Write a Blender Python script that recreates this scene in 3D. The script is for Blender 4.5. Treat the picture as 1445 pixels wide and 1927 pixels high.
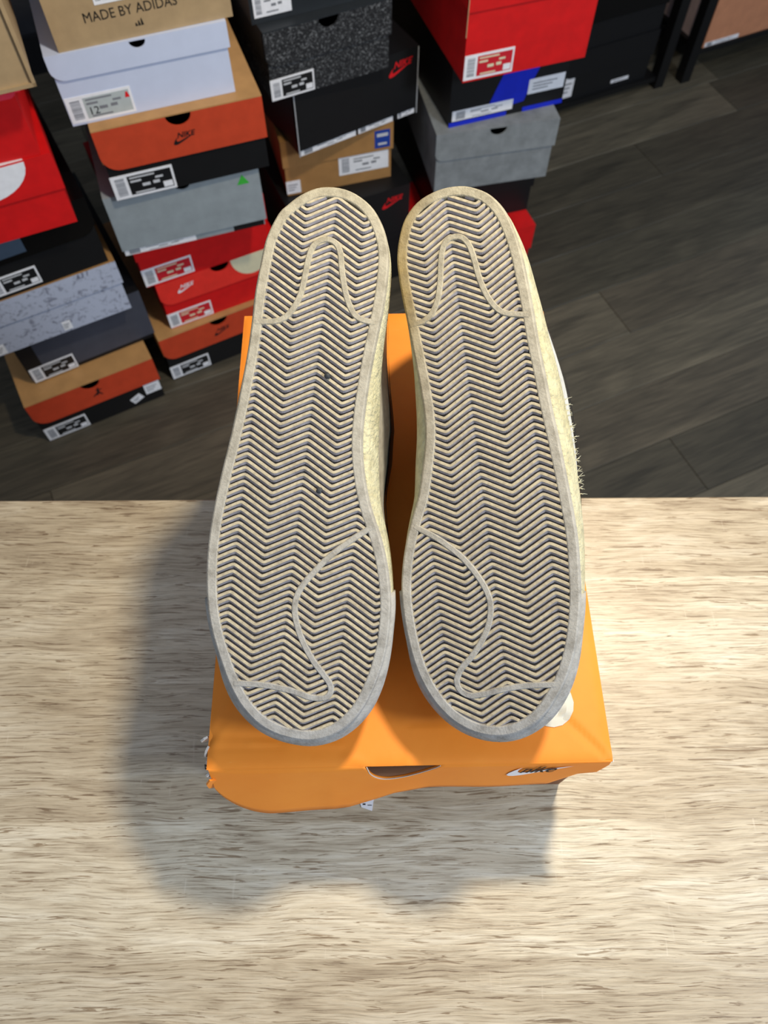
import bpy, bmesh, math, random
from mathutils import Vector, Matrix
from mathutils.geometry import tessellate_polygon

for o in list(bpy.data.objects):
    bpy.data.objects.remove(o, do_unlink=True)
random.seed(7)
scene = bpy.context.scene
COL = scene.collection

# ------------------------------------------------------------------ camera
FPX, CX, CY = 1447.0, 722.5, 963.5
CAM_Z, PITCH = 1.20, math.radians(62.0)
cam_d = bpy.data.cameras.new('camera')
cam = bpy.data.objects.new('camera', cam_d)
COL.objects.link(cam)
cam.location = (0, 0, CAM_Z)
cam.rotation_euler = (math.pi / 2 - PITCH, 0, 0)
cam_d.sensor_fit = 'VERTICAL'
cam_d.sensor_height = 36.0
cam_d.lens = FPX / 1927.0 * 36.0
cam_d.clip_start = 0.01
cam_d.dof.use_dof = True
cam_d.dof.focus_distance = 0.42
cam_d.dof.aperture_fstop = 13.0
scene.camera = cam

# ------------------------------------------------------------------ light
TABLE_Z = 0.615
world = bpy.data.worlds.new('room_ambient')
scene.world = world
world.use_nodes = True
bg = world.node_tree.nodes['Background']
bg.inputs['Color'].default_value = (0.72, 0.83, 1.0, 1)
bg.inputs['Strength'].default_value = 0.48

def area_light(name, loc, target, size, power, color, shape='DISK'):
    d = bpy.data.lights.new(name, 'AREA')
    d.shape = shape
    d.size = size
    d.energy = power
    d.color = color
    o = bpy.data.objects.new(name, d)
    COL.objects.link(o)
    o.location = loc
    o.rotation_euler = (Vector(target) - Vector(loc)).to_track_quat('-Z', 'Y').to_euler()
    return o
area_light('work_lamp_light', (0.26, 0.47, TABLE_Z + 0.95), (0.16, 0.40, TABLE_Z), 0.085, 9.4, (1.0, 0.86, 0.62))
area_light('ceiling_lamp_light', (1.60, -0.50, 1.75), (0.0, 0.35, 0.6), 0.35, 29.0, (0.78, 0.88, 1.0))

scene.view_settings.view_transform = 'Standard'
scene.view_settings.look = 'None'
scene.view_settings.gamma = 1.0
scene.view_settings.use_curve_mapping = False
scene.view_settings.exposure = 0.0

# ------------------------------------------------------------------ helpers
FWD = Vector((0, math.cos(PITCH), -math.sin(PITCH)))
RIGHT = Vector((1, 0, 0))
UP = RIGHT.cross(FWD)
CAMP = Vector((0, 0, CAM_Z))

def pixel_ray(px, py):
    return FWD + RIGHT * ((px - CX) / FPX) - UP * ((py - CY) / FPX)

def at_height(px, py, z):
    d = pixel_ray(px, py)
    return CAMP + d * ((z - CAM_Z) / d.z)

def srgb(r, g, b):
    f = lambda c: (c / 255 / 12.92) if c / 255 <= 0.04045 else ((c / 255 + 0.055) / 1.055) ** 2.4
    return (f(r), f(g), f(b))

class NT:
    def __init__(self, name):
        m = bpy.data.materials.new(name)
        m.use_nodes = True
        self.m = m
        self.t = m.node_tree
        self.b = self.t.nodes['Principled BSDF']
        self.tc = None
    def n(self, kind, **kw):
        x = self.t.nodes.new(kind)
        for k, v in kw.items():
            if k in x.inputs:
                x.inputs[k].default_value = v
            else:
                setattr(x, k, v)
        return x
    def l(self, a, b):
        self.t.links.new(a, b)
    def coord(self, scale=(1, 1, 1), rot=(0, 0, 0), space='Object'):
        if self.tc is None:
            self.tc = self.n('ShaderNodeTexCoord')
        mp = self.n('ShaderNodeMapping')
        mp.inputs['Scale'].default_value = scale
        mp.inputs['Rotation'].default_value = rot
        self.l(self.tc.outputs[space], mp.inputs['Vector'])
        return mp.outputs['Vector']
    def noise(self, scale, detail=4, rough=0.55, cs=(1, 1, 1), dist=0.0):
        x = self.n('ShaderNodeTexNoise')
        x.inputs['Scale'].default_value = scale
        x.inputs['Detail'].default_value = detail
        x.inputs['Roughness'].default_value = rough
        x.inputs['Distortion'].default_value = dist
        self.l(self.coord(cs), x.inputs['Vector'])
        return x.outputs['Fac']
    def ramp(self, fac, stops):
        x = self.n('ShaderNodeValToRGB')
        e = x.color_ramp.elements
        while len(e) < len(stops):
            e.new(0.5)
        for k, (p, c) in enumerate(stops):
            e[k].position = p
            e[k].color = (*c, 1) if len(c) == 3 else c
        self.l(fac, x.inputs['Fac'])
        return x.outputs['Color']
    def mix(self, fac, a, b, mode='MIX'):
        x = self.n('ShaderNodeMixRGB')
        x.blend_type = mode
        for s, v in (('Fac', fac), ('Color1', a), ('Color2', b)):
            if hasattr(v, 'links') or hasattr(v, 'is_linked'):
                self.l(v, x.inputs[s])
            elif s == 'Fac':
                x.inputs[s].default_value = v
            else:
                x.inputs[s].default_value = (*v, 1)
        return x.outputs['Color']
    def bump(self, h, strength=0.3, dist=0.001):
        x = self.n('ShaderNodeBump')
        x.inputs['Strength'].default_value = strength
        x.inputs['Distance'].default_value = dist
        self.l(h, x.inputs['Height'])
        self.l(x.outputs['Normal'], self.b.inputs['Normal'])
    def color(self, c):
        if isinstance(c, tuple):
            self.b.inputs['Base Color'].default_value = (*c, 1)
        else:
            self.l(c, self.b.inputs['Base Color'])

_cache = {}
def card(name, c, rough=0.55, var=0.10, spec=0.4):
    """printed or plain cardboard with faint fibre mottling"""
    if name in _cache:
        return _cache[name]
    k = NT(name)
    f = k.noise(38, 5, 0.6)
    a = tuple(v * (1 - var) for v in c)
    b = tuple(min(1, v * (1 + var)) for v in c)
    k.color(k.ramp(f, [(0.3, a), (0.7, b)]))
    k.b.inputs['Roughness'].default_value = rough
    k.b.inputs['Specular IOR Level'].default_value = spec
    k.bump(k.noise(420, 2), 0.12, 0.0006)
    _cache[name] = k.m
    return k.m

def plain(name, c, rough=0.5, spec=0.4):
    if name in _cache:
        return _cache[name]
    k = NT(name)
    f = k.noise(120, 3)
    k.color(k.ramp(f, [(0.2, tuple(v * 0.93 for v in c)), (0.8, tuple(min(1, v * 1.05) for v in c))]))
    k.b.inputs['Roughness'].default_value = rough
    k.b.inputs['Specular IOR Level'].default_value = spec
    _cache[name] = k.m
    return k.m

def link(name, verts, faces, mats, parent=None, midx=None, smooth=False):
    me = bpy.data.meshes.new(name)
    me.from_pydata([tuple(v) for v in verts], [], faces)
    if not isinstance(mats, (list, tuple)):
        mats = [mats]
    for m in mats:
        me.materials.append(m)
    if midx:
        for p, i in zip(me.polygons, midx):
            p.material_index = i
    if smooth:
        for p in me.polygons:
            p.use_smooth = True
    bm = bmesh.new()
    bm.from_mesh(me)
    bmesh.ops.recalc_face_normals(bm, faces=bm.faces)
    bm.to_mesh(me)
    bm.free()
    o = bpy.data.objects.new(name, me)
    COL.objects.link(o)
    o.parent = parent
    return o

def tag(o, label=None, cat=None, group=None, kind=None):
    if label: o['label'] = label
    if cat: o['category'] = cat
    if group: o['group'] = group
    if kind: o['kind'] = kind
    return o

def empty(name, loc=(0, 0, 0), yaw=0.0):
    o = bpy.data.objects.new(name, None)
    COL.objects.link(o)
    o.empty_display_size = 0.05
    o.location = loc
    o.rotation_euler = (0, 0, yaw)
    return o

class MB:
    def __init__(self):
        self.v, self.f, self.m = [], [], []
    def add(self, vs, fs, mi=0):
        b = len(self.v)
        self.v += [tuple(x) for x in vs]
        self.f += [tuple(b + i for i in f) for f in fs]
        self.m += [mi] * len(fs)
    def box(self, x0, x1, y0, y1, z0, z1, mi=0):
        self.add([(x0, y0, z0), (x1, y0, z0), (x1, y1, z0), (x0, y1, z0), (x0, y0, z1), (x1, y0, z1), (x1, y1, z1), (x0, y1, z1)],
                 [(0, 3, 2, 1), (4, 5, 6, 7), (0, 1, 5, 4), (1, 2, 6, 5), (2, 3, 7, 6), (3, 0, 4, 7)], mi)
    def poly_xz(self, pts, y0, y1, mi=0):
        """closed polygon in x,z extruded from y0 to y1 (concave allowed)"""
        n = len(pts)
        tris = tessellate_polygon([[Vector((p[0], p[1], 0)) for p in pts]])
        vs = [(p[0], y0, p[1]) for p in pts] + [(p[0], y1, p[1]) for p in pts]
        fs = [tuple(t) for t in tris] + [tuple(i + n for i in reversed(t)) for t in tris]
        fs += [(i, (i + 1) % n, n + (i + 1) % n, n + i) for i in range(n)]
        self.add(vs, fs, mi)
    def poly_xy(self, pts, z0, z1, mi=0):
        n = len(pts)
        tris = tessellate_polygon([[Vector((p[0], p[1], 0)) for p in pts]])
        vs = [(p[0], p[1], z0) for p in pts] + [(p[0], p[1], z1) for p in pts]
        fs = [tuple(t) for t in tris] + [tuple(i + n for i in reversed(t)) for t in tris]
        fs += [(i, (i + 1) % n, n + (i + 1) % n, n + i) for i in range(n)]
        self.add(vs, fs, mi)
    def tube(self, pts, r, seg=8, mi=0, r1=None):
        rings = []
        for i, p in enumerate(pts):
            p = Vector(p)
            a = Vector(pts[max(i - 1, 0)]); c = Vector(pts[min(i + 1, len(pts) - 1)])
            d = (c - a).normalized()
            s = d.cross(Vector((0.31, 0.17, 0.93)))
            s.normalize()
            t = d.cross(s)
            rr = r if r1 is None else r + (r1 - r) * i / (len(pts) - 1)
            rings.append([p + s * rr * math.cos(2 * math.pi * k / seg) + t * rr * math.sin(2 * math.pi * k / seg) for k in range(seg)])
        vs = [v for q in rings for v in q]
        fs = []
        for i in range(len(pts) - 1):
            for k in range(seg):
                fs.append((i * seg + k, i * seg + (k + 1) % seg, (i + 1) * seg + (k + 1) % seg, (i + 1) * seg + k))
        fs.append(tuple(range(seg)))
        fs.append(tuple((len(pts) - 1) * seg + k for k in range(seg)))
        self.add(vs, fs, mi)
    def build(self, name, mats, parent=None, smooth=False):
        return link(name, self.v, self.f, mats, parent, self.m, smooth)

def arc(cx, cz, r, a0, a1, n, rz=None):
    rz = r if rz is None else rz
    return [(cx + r * math.cos(math.radians(a0 + (a1 - a0) * i / n)), cz + rz * math.sin(math.radians(a0 + (a1 - a0) * i / n))) for i in range(n + 1)]

def text_mesh(body, size, mat, parent, m4, name='lettering', shear=0.0, bold=0.0, sx=1.0):
    cu = bpy.data.curves.new('text', 'FONT')
    cu.body = body
    cu.size = size
    cu.shear = shear
    cu.offset = bold
    cu.extrude = 0.0001
    cu.align_x = 'CENTER'
    cu.align_y = 'CENTER'
    cu.resolution_u = 3
    t = bpy.data.objects.new('text', cu)
    me = bpy.data.meshes.new_from_object(t)
    bpy.data.objects.remove(t)
    me.transform(m4 @ Matrix.Diagonal((sx, 1, 1, 1)))
    me.materials.clear()
    me.materials.append(mat)
    o = bpy.data.objects.new(name, me)
    COL.objects.link(o)
    o.parent = parent
    return o

SWOOSH = [(1, .37), (.75, .30), (.5, .215), (.33, .155), (.24, .135), (.19, .155), (.175, .20), (.19, .27), (.225, .345),
          (.12, .235), (.045, .13), (.02, .06), (.055, .01), (.13, 0), (.25, .025), (.45, .11), (.7, .225)]

# ------------------------------------------------------------------ shared colours
M = {}
M['kraft'] = card('kraft_cardboard', srgb(178, 134, 84))
M['tan'] = card('tan_cardboard', srgb(168, 142, 106))
M['brown'] = card('brown_cardboard', srgb(160, 118, 70))
M['orange_red'] = card('orange_red_print', srgb(190, 64, 34))
M['red'] = card('red_print', srgb(206, 16, 18))
M['lit_red'] = card('lit_red_print', srgb(226, 48, 38))  # red print lightened: the stronger light on the flap is put into its colour
M['pink_red'] = card('pink_red_print', srgb(224, 52, 74))
M['black'] = card('black_print', srgb(14, 14, 16), 0.5)
M['dark_grey'] = card('dark_grey_print', srgb(64, 67, 78), 0.5)
M['charcoal'] = card('charcoal_print', srgb(34, 38, 42), 0.45)
M['gloss_black'] = card('gloss_black_print', srgb(10, 10, 11), 0.16, spec=0.6)
M['grey'] = card('grey_print', srgb(142, 150, 154), 0.6)
M['worn_grey'] = card('worn_grey_print', srgb(128, 132, 134), 0.75, 0.2)
M['white'] = card('white_print', srgb(196, 204, 226), 0.35, 0.03)
M['peach'] = card('peach_print', srgb(190, 130, 96))
M['blush'] = card('blush_print', srgb(196, 172, 170))
M['blue'] = card('blue_print', srgb(18, 40, 190), 0.45)
M['slate'] = card('slate_print', srgb(70, 84, 100), 0.4)
M['inside'] = card('box_inside', srgb(120, 92, 64))
M['paper'] = plain('white_paper', srgb(232, 232, 236), 0.5)
M['cream_print'] = plain('cream_print', srgb(216, 208, 176), 0.5)
M['grey_panel'] = plain('grey_label_panel', srgb(176, 184, 184), 0.5)
M['ink'] = plain('black_ink', srgb(22, 22, 24), 0.45)
M['grey_ink'] = plain('grey_ink', srgb(120, 122, 128), 0.5)
M['pale_ink'] = plain('pale_ink', srgb(196, 198, 202), 0.5)
M['red_ink'] = plain('red_ink', srgb(214, 22, 30), 0.5)
M['label_red'] = plain('label_red_panel', srgb(196, 30, 44), 0.5)
M['label_blue'] = plain('label_blue', srgb(28, 62, 150), 0.5)
M['green_ink'] = plain('green_ink', srgb(60, 170, 60), 0.5)

def speckle(name, base, dark, scale, lo, hi, bumpy=0.0):
    k = NT(name)
    f = k.noise(scale, 6, 0.7, dist=1.2)
    k.color(k.ramp(f, [(lo, dark), (hi, base)]))
    k.b.inputs['Roughness'].default_value = 0.6
    if bumpy:
        k.bump(f, bumpy, 0.002)
    return k.m
M['speckled'] = speckle('speckled_pale_print', srgb(176, 182, 200), srgb(108, 110, 126), 70, 0.36, 0.47)
kk = NT('curly_black_print')
vor = kk.n('ShaderNodeTexVoronoi')
vor.feature = 'DISTANCE_TO_EDGE'
vor.inputs['Scale'].default_value = 150
wn = kk.n('ShaderNodeTexNoise'); wn.inputs['Scale'].default_value = 90
kk.l(kk.coord(), wn.inputs['Vector'])
mx = kk.mix(0.035, kk.coord(), wn.outputs['Color'])
kk.l(mx, vor.inputs['Vector'])
kk.color(kk.ramp(vor.outputs['Distance'], [(0.0, srgb(14, 14, 16)), (0.10, srgb(24, 25, 28)), (0.42, srgb(104, 106, 108))]))
kk.b.inputs['Roughness'].default_value = 0.6
M['curly'] = kk.m

# ------------------------------------------------------------------ room: floor planks and wall
def floor_material(i):
    k = NT('floor_plank_wood_%d' % i)
    tone = [0.78, 1.0, 1.40, 0.92, 1.12][i]
    warm = [1.0, 1.03, 1.02, 0.98, 1.05][i]
    g = k.noise(5, 6, 0.62, (2.0, 34, 1), 0.4)
    h = k.noise(3.2, 4, 0.6, (1.0, 6, 1), 1.4)
    base = srgb(81, 76, 65)
    c1 = k.ramp(g, [(0.25, tuple(v * 0.62 * tone for v in base)), (0.75, tuple(v * 1.35 * tone * w for v, w in zip(base, (warm, 1, 0.96))))])
    c2 = k.ramp(h, [(0.35, (0.62, 0.62, 0.62)), (0.7, (1.15, 1.13, 1.1))])
    k.color(k.mix(1.0, c1, c2, 'MULTIPLY'))
    k.b.inputs['Roughness'].default_value = 0.5
    k.b.inputs['Specular IOR Level'].default_value = 0.35
    k.bump(g, 0.12, 0.001)
    return k.m
FLOORM = [floor_material(i) for i in range(5)]
FLOOR_YAW = math.radians(24.5)
floor = empty('floor', (0, 0, 0), FLOOR_YAW)
tag(floor, 'dark grey brown wood plank floor', 'floor', kind='structure')
mb = MB()
mb.box(-3.2, 3.2, -2.2, 2.1, -0.03, -0.0035)
mb.build('subfloor', plain('subfloor_dark', srgb(22, 20, 18), 0.8), floor)
PW, PL = 0.122, 1.15
inv = Matrix.Rotation(-FLOOR_YAW, 3, 'Z')
seam = inv @ at_height(1193, 270, 0)
plank_meshes = {}
def plank_mesh(length, mi):
    key = (round(length, 3), mi)
    if key in plank_meshes:
        return plank_meshes[key]
    b = 0.0012
    W = PW - 0.0006
    vs, fs = [], []
    for (i, z) in ((0, -0.0035), (0, -0.0012), (b, 0.0)):
        vs += [(i, i, z), (length - i, i, z), (length - i, W - i, z), (i, W - i, z)]
    for r in (0, 4):
        fs += [(r + k, r + (k + 1) % 4, r + 4 + (k + 1) % 4, r + 4 + k) for k in range(4)]
    fs.append((8, 9, 10, 11))
    me = bpy.data.meshes.new('plank')
    me.from_pydata(vs, [], fs)
    me.materials.append(FLOORM[mi])
    plank_meshes[key] = me
    return me
row0 = int(math.floor((-2.1 - seam.y) / PW)) + 1
rng = random.Random(3)
prev = -1
for r in range(row0, 40):
    y = seam.y + r * PW
    if y + PW > 2.1:
        break
    off = {0: seam.x + 0.30 - PL, -1: seam.x - PL}.get(r, rng.uniform(-PL, 0))
    x = off
    while x > -3.1:
        x -= PL
    while x < 3.1:
        x0, x1 = max(x, -3.15), min(x + PL - 0.0006, 3.15)
        if x1 - x0 > 0.05:
            mi = rng.randrange(5)
            if r == 0 and abs(x - off) < 0.01: mi = 2
            if r == -1 and abs(x - off - PL) < 0.01: mi = 0
            p = bpy.data.objects.new('plank', plank_mesh(x1 - x0, mi))
            COL.objects.link(p)
            p.parent = floor
            p.location = (x0, y, 0)
        x += PL
mb = MB()
mb.box(-3.2, 3.2, 2.1, 2.2, -0.03, 2.6)
wall = mb.build('wall_back', card('dark_wall_paint', srgb(52, 52, 56), 0.8))
wall.rotation_euler = (0, 0, FLOOR_YAW)
tag(wall, 'dark painted wall behind the stacked boxes', 'wall', kind='structure')
mb = MB()
mb.box(-3.2, 3.2, 2.085, 2.1, 0.0, 0.09)
skirt = mb.build('baseboard_back', plain('baseboard_black', srgb(30, 30, 32), 0.5))
skirt.rotation_euler = (0, 0, FLOOR_YAW)
tag(skirt, 'dark baseboard along the back wall', 'baseboard', kind='structure')

# ------------------------------------------------------------------ table
BOARDS = [(0.0, .42), (.074, .95), (.160, .50), (.232, .30), (.260, .97), (.345, .36), (.43, .8), (.50, .45), (.57, .9)]
def table_material():
    k = NT('sonoma_oak_laminate')
    sep = k.n('ShaderNodeSeparateXYZ')
    k.l(k.coord(), sep.inputs[0])
    # boards printed side by side along y
    fl = k.n('ShaderNodeMapRange'); fl.inputs[1].default_value = 0.0; fl.inputs[2].default_value = -0.62
    k.l(sep.outputs['Y'], fl.inputs[0])
    cr = k.n('ShaderNodeValToRGB'); cr.color_ramp.interpolation = 'CONSTANT'
    el = cr.color_ramp.elements
    while len(el) < 9: el.new(0.5)
    for q_, (d_, v_) in enumerate(BOARDS):
        el[q_].position = d_ / 0.62; el[q_].color = (v_, v_, v_, 1)
    k.l(fl.outputs[0], cr.inputs['Fac'])
    tone = cr.outputs['Color']
    comb = k.n('ShaderNodeCombineXYZ'); 
    m2 = k.n('ShaderNodeMath', operation='MULTIPLY'); m2.inputs[1].default_value = 53.0
    k.l(tone, m2.inputs[0]); k.l(m2.outputs[0], comb.inputs['X'])
    add = k.n('ShaderNodeVectorMath', operation='ADD'); k.l(k.tc.outputs['Object'], add.inputs[0]); k.l(comb.outputs[0], add.inputs[1])
    wob = k.n('ShaderNodeTexNoise'); wob.inputs['Scale'].default_value = 12.0; wob.inputs['Detail'].default_value = 2
    k.l(add.outputs[0], wob.inputs['Vector'])
    wv = k.n('ShaderNodeVectorMath', operation='MULTIPLY_ADD'); wv.inputs[1].default_value = (0, 0.010, 0)
    k.l(wob.outputs['Color'], wv.inputs[0]); k.l(add.outputs[0], wv.inputs[2])
    add = wv
    def nz(cs, scale, detail, rough, dist=0.0):
        mp = k.n('ShaderNodeMapping'); mp.inputs['Scale'].default_value = cs
        k.l(add.outputs[0], mp.inputs['Vector'])
        x = k.n('ShaderNodeTexNoise')
        x.inputs['Scale'].default_value = scale; x.inputs['Detail'].default_value = detail
        x.inputs['Roughness'].default_value = rough; x.inputs['Distortion'].default_value = dist
        k.l(mp.outputs[0], x.inputs['Vector'])
        return x.outputs['Fac']
    broad = nz((2.2, 16, 1), 3.0, 5, 0.6, 1.6)
    fine = nz((9, 230, 1), 3.2, 5, 0.66, 0.5)
    pores = nz((13, 240, 1), 2.4, 3, 0.6, 1.0)
    hair = nz((15, 400, 1), 3.0, 3, 0.6, 0.4)
    ticks = nz((150, 16, 1), 2.0, 2, 0.5, 0.3)
    c = k.ramp(broad, [(0.28, srgb(170, 154, 130)), (0.5, srgb(200, 187, 163)), (0.74, srgb(219, 210, 191))])
    c = k.mix(1.0, c, k.ramp(fine, [(0.37, (0.64, 0.58, 0.52)), (0.45, (0.93, 0.92, 0.90)), (0.57, (1.10, 1.10, 1.10))]), 'MULTIPLY')
    c = k.mix(1.0, c, k.ramp(hair, [(0.36, (0.84, 0.81, 0.78)), (0.46, (0.98, 0.98, 0.98)), (0.60, (1.05, 1.05, 1.05))]), 'MULTIPLY')
    c = k.mix(1.0, c, k.ramp(pores, [(0.365, (0.46, 0.38, 0.30)), (0.41, (1, 1, 1))]), 'MULTIPLY')
    c = k.mix(k.ramp(ticks, [(0.70, (0, 0, 0)), (0.80, (0.4, 0.4, 0.4))]), c, srgb(226, 214, 194))
    c = k.mix(1.0, c, k.ramp(tone, [(0.0, (0.74, 0.69, 0.63)), (1.0, (1.04, 1.04, 1.04))]), 'MULTIPLY')
    k.color(c)
    k.b.inputs['Roughness'].default_value = 0.40
    k.b.inputs['Specular IOR Level'].default_value = 0.85
    k.bump(pores, 0.35, 0.0008)
    return k.m
OAK = table_material()
e0, e1 = at_height(0, 942, TABLE_Z), at_height(1445, 934, TABLE_Z)
T_YAW = math.atan2(e1.y - e0.y, e1.x - e0.x)
tmid = (e0 + e1) / 2
table = empty('table', (tmid.x, tmid.y, 0), T_YAW)
tag(table, 'pale oak laminate table with the orange box standing on it', 'table')
mb = MB()
TW, TD, TT, b = 0.72, 0.62, 0.022, 0.0012
rings = []
for (i, z) in ((b, TABLE_Z - TT), (0, TABLE_Z - TT + b), (0, TABLE_Z - b), (b, TABLE_Z)):
    rings.append([(-TW + i, -TD + i, z), (TW - i, -TD + i, z), (TW - i, -i, z), (-TW + i, -i, z)])
vs = [v for q in rings for v in q]
fs = [(r * 4 + k, r * 4 + (k + 1) % 4, r * 4 + 4 + (k + 1) % 4, r * 4 + 4 + k) for r in range(3) for k in range(4)]
fs += [(3, 2, 1, 0), (12, 13, 14, 15)]
mb.add(vs, fs)
mb.build('table_top', OAK, table)
for lx in (-TW + 0.06, TW - 0.06):
    for ly in (-TD + 0.06, -0.10):
        mb = MB()
        mb.box(lx - 0.02, lx + 0.02, ly - 0.02, ly + 0.02, 0.0, TABLE_Z - TT)
        mb.build('leg', plain('dark_metal_leg', srgb(40, 40, 42), 0.4), table)
mb = MB()
mb.box(-TW + 0.06, TW - 0.06, -0.11, -0.095, TABLE_Z - TT - 0.05, TABLE_Z - TT)
mb.build('rail', plain('dark_metal_leg', srgb(40, 40, 42), 0.4), table)

# ------------------------------------------------------------------ shoeboxes on the floor
class Box:
    pass

def flap_outline(w, h, fh, notch, rl, rr, skew=0.0):
    """front lid flap: hangs fh below the top edge, finger notch cut in the top edge"""
    pts = [(-w / 2, h)]
    if notch:
        nx, nr = notch
        pts += [(nx - nr, h)] + arc(nx, h, nr, 180, 360, 10, nr * 0.9)[1:-1] + [(nx + nr, h)]
    pts += [(w / 2, h)]
    zr = h - fh + skew
    zl = h - fh
    pts += ([(w / 2, zr)] if rr <= 0 else arc(w / 2 - rr, zr + rr, rr, 0, -90, 6))
    pts += ([(-w / 2, zl)] if rl <= 0 else arc(-w / 2 + rl, zl + rl, rl, 270, 180, 6))
    return pts

def shoebox(label, px, side, z, yaw, w, h, body, flap, top=None, d=0.335, fh=0.058, notch=0.017, rl=0.022, rr=0.0, lid=True,
            side_mat=None, group='shoeboxes piled against the wall', loc=None, category='box', name='shoebox'):
    yaw = math.radians(yaw)
    if loc is None:
        p = at_height(px[0], px[1], z)
        dv = Vector((math.cos(yaw), math.sin(yaw), 0))
        p = p + dv * (w / 2 if side == 'L' else -w / 2)
        loc = (p.x, p.y, z)
    r = empty(name, loc, yaw)
    tag(r, label, category, group)
    B = Box()
    B.r, B.w, B.h, B.d, B.lid = r, w, h, d, lid
    t = 0.0022
    i = 0.003 if lid else 0.0
    bw = w - 2 * i
    bh = h - (0.003 if lid else 0.0)
    mb = MB()
    nb = (notch * 1.12 if notch else 0)
    front = [(-bw / 2, 0), (bw / 2, 0), (bw / 2, bh)]
    if notch and lid:
        front += [(nb, bh)] + list(reversed(arc(0, bh, nb, 180, 360, 10, nb * 0.95)[1:-1])) + [(-nb, bh)]
    front += [(-bw / 2, bh)]
    mb.poly_xz(front, i, i + t, 0)
    mb.box(-bw / 2, bw / 2, d - i - t, d - i, 0, bh, 1)
    mb.box(-bw / 2, -bw / 2 + t, i + t, d - i - t, 0, bh, 1)
    mb.box(bw / 2 - t, bw / 2, i + t, d - i - t, 0, bh, 1)
    mb.box(-bw / 2 + t, bw / 2 - t, i + t, d - i - t, 0, t, 1)
    if not lid:
        mb.box(-bw / 2 + t, bw / 2 - t, i + t, d - i - t, bh - t, bh, 1)
    B.body = mb.build('body', [body, side_mat or body], r)
    if lid:
        mb = MB()
        lt = 0.0018
        mb.poly_xz(flap_outline(w, h - lt, fh, (0, notch) if notch else None, rl, rr), -0.0005, -0.0005 + lt, 1)
        mb.box(-w / 2, w / 2, -0.0005, d, h - lt, h, 0)
        sf = fh * 0.9
        mb.box(-w / 2, -w / 2 + lt, 0.006, d, h - sf, h - lt, 0)
        mb.box(w / 2 - lt, w / 2, 0.006, d, h - sf, h - lt, 0)
        mb.box(-w / 2 + lt, w / 2 - lt, d - lt, d, h - sf, h - lt, 0)
        B.lidobj = mb.build('lid', [top or flap, flap], r)
    B.yb = i
    B.yf = -0.0005
    return B

def yof(B, on):
    return B.yb if on == 'body' else B.yf

def sticker(B, x, z, w, h, style='black', on='body', rot=0.0, number=None):
    y = yof(B, on)
    Rm = Matrix.Translation((x + w / 2, 0, z + h / 2)) @ Matrix.Rotation(math.radians(rot), 4, 'Y')
    def put(mb, name, mat, parent):
        mb.v = [tuple(Rm @ Vector((v[0] - w / 2, v[1], v[2] - h / 2))) for v in mb.v]
        return mb.build(name, mat, parent)
    mb = MB(); mb.box(0, w, y - 0.0006, y, 0, h)
    L = put(mb, 'label', M['paper'], B.r)
    if style == 'blank':
        mb = MB()
        for q in range(3):
            mb.box(0.12 * w, (0.55 + 0.12 * q) * w, y - 0.0009, y - 0.0006, h * (0.25 + 0.2 * q), h * (0.32 + 0.2 * q))
        put(mb, 'print', M['grey_ink'], L)
        return L
    bcw = 0.26 * w
    mb = MB()
    zz = 0.14 * h
    rr = random.Random(int(abs(x) * 1e5))
    while zz < 0.86 * h:
        t = rr.uniform(0.015, 0.045) * h
        mb.box(0.06 * w, bcw - 0.05 * w, y - 0.0009, y - 0.0006, zz, zz + t)
        zz += t + rr.uniform(0.02, 0.04) * h
    put(mb, 'barcode', M['grey_ink'], L)
    panel = {'black': M['ink'], 'red': M['label_red'], 'grey': M['grey_panel'], 'white': M['paper']}[style]
    ink = {'black': M['pale_ink'], 'red': M['cream_print'], 'grey': M['grey_ink'], 'white': M['grey_ink']}[style]
    mb = MB(); mb.box(bcw, w * 0.965, y - 0.0008, y - 0.0006, 0.1 * h, 0.9 * h)
    put(mb, 'print_panel', panel, L)
    mb = MB()
    for (a, b_, c, d_) in ((.05, .62, .78, .84), (.05, .30, .62, .70), (.30, .48, .38, .50), (.55, .70, .40, .52), (.10, .55, .14, .20), (.62, .80, .60, .68)):
        ww = w * 0.965 - bcw
        mb.box(bcw + a * ww, bcw + b_ * ww, y - 0.0010, y - 0.0008, c * h, d_ * h)
    put(mb, 'print', ink, L)
    if style in ('black', 'red'):
        mb = MB(); mb.box(w * 0.80, w * 0.95, y - 0.0011, y - 0.0008, 0.14 * h, 0.38 * h)
        put(mb, 'print', M['paper'], L)
    if number:
        m4 = Rm @ Matrix.Translation((bcw + 0.12 * w - w / 2, y - 0.0011, 0.36 * h - h / 2)) @ Matrix.Rotation(math.pi / 2, 4, 'X')
        text_mesh(number, h * 0.42, M['ink'] if style in ('grey', 'white') else M['pale_ink'], L, m4)
    return L

def swoosh_mark(B, x, z, w, mat, on='flap', text=None, rot=0):
    y = yof(B, on)
    mb = MB()
    rot = math.radians(rot)
    q = []
    for (a, c) in SWOOSH:
        a2, c2 = (a - .5) * w, c * w - .18 * w
        q.append((x + a2 * math.cos(rot) - c2 * math.sin(rot), z + a2 * math.sin(rot) + c2 * math.cos(rot)))
    mb.poly_xz(q, y - 0.0004, y)
    o = mb.build('logo', mat, B.r)
    if text:
        m4 = Matrix.Translation((x + w * .12, y - 0.0004, z + w * .24)) @ Matrix.Rotation(math.pi / 2, 4, 'X')
        text_mesh(text, w * 0.36, mat, o, m4, shear=0.3, bold=w * 0.006)
    return o

def patch(B, pts, mat, on='body', name='printed_patch', eps=0.0004):
    y = yof(B, on)
    mb = MB(); mb.poly_xz(pts, y - eps, y)
    return mb.build(name, mat, B.r)

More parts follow.
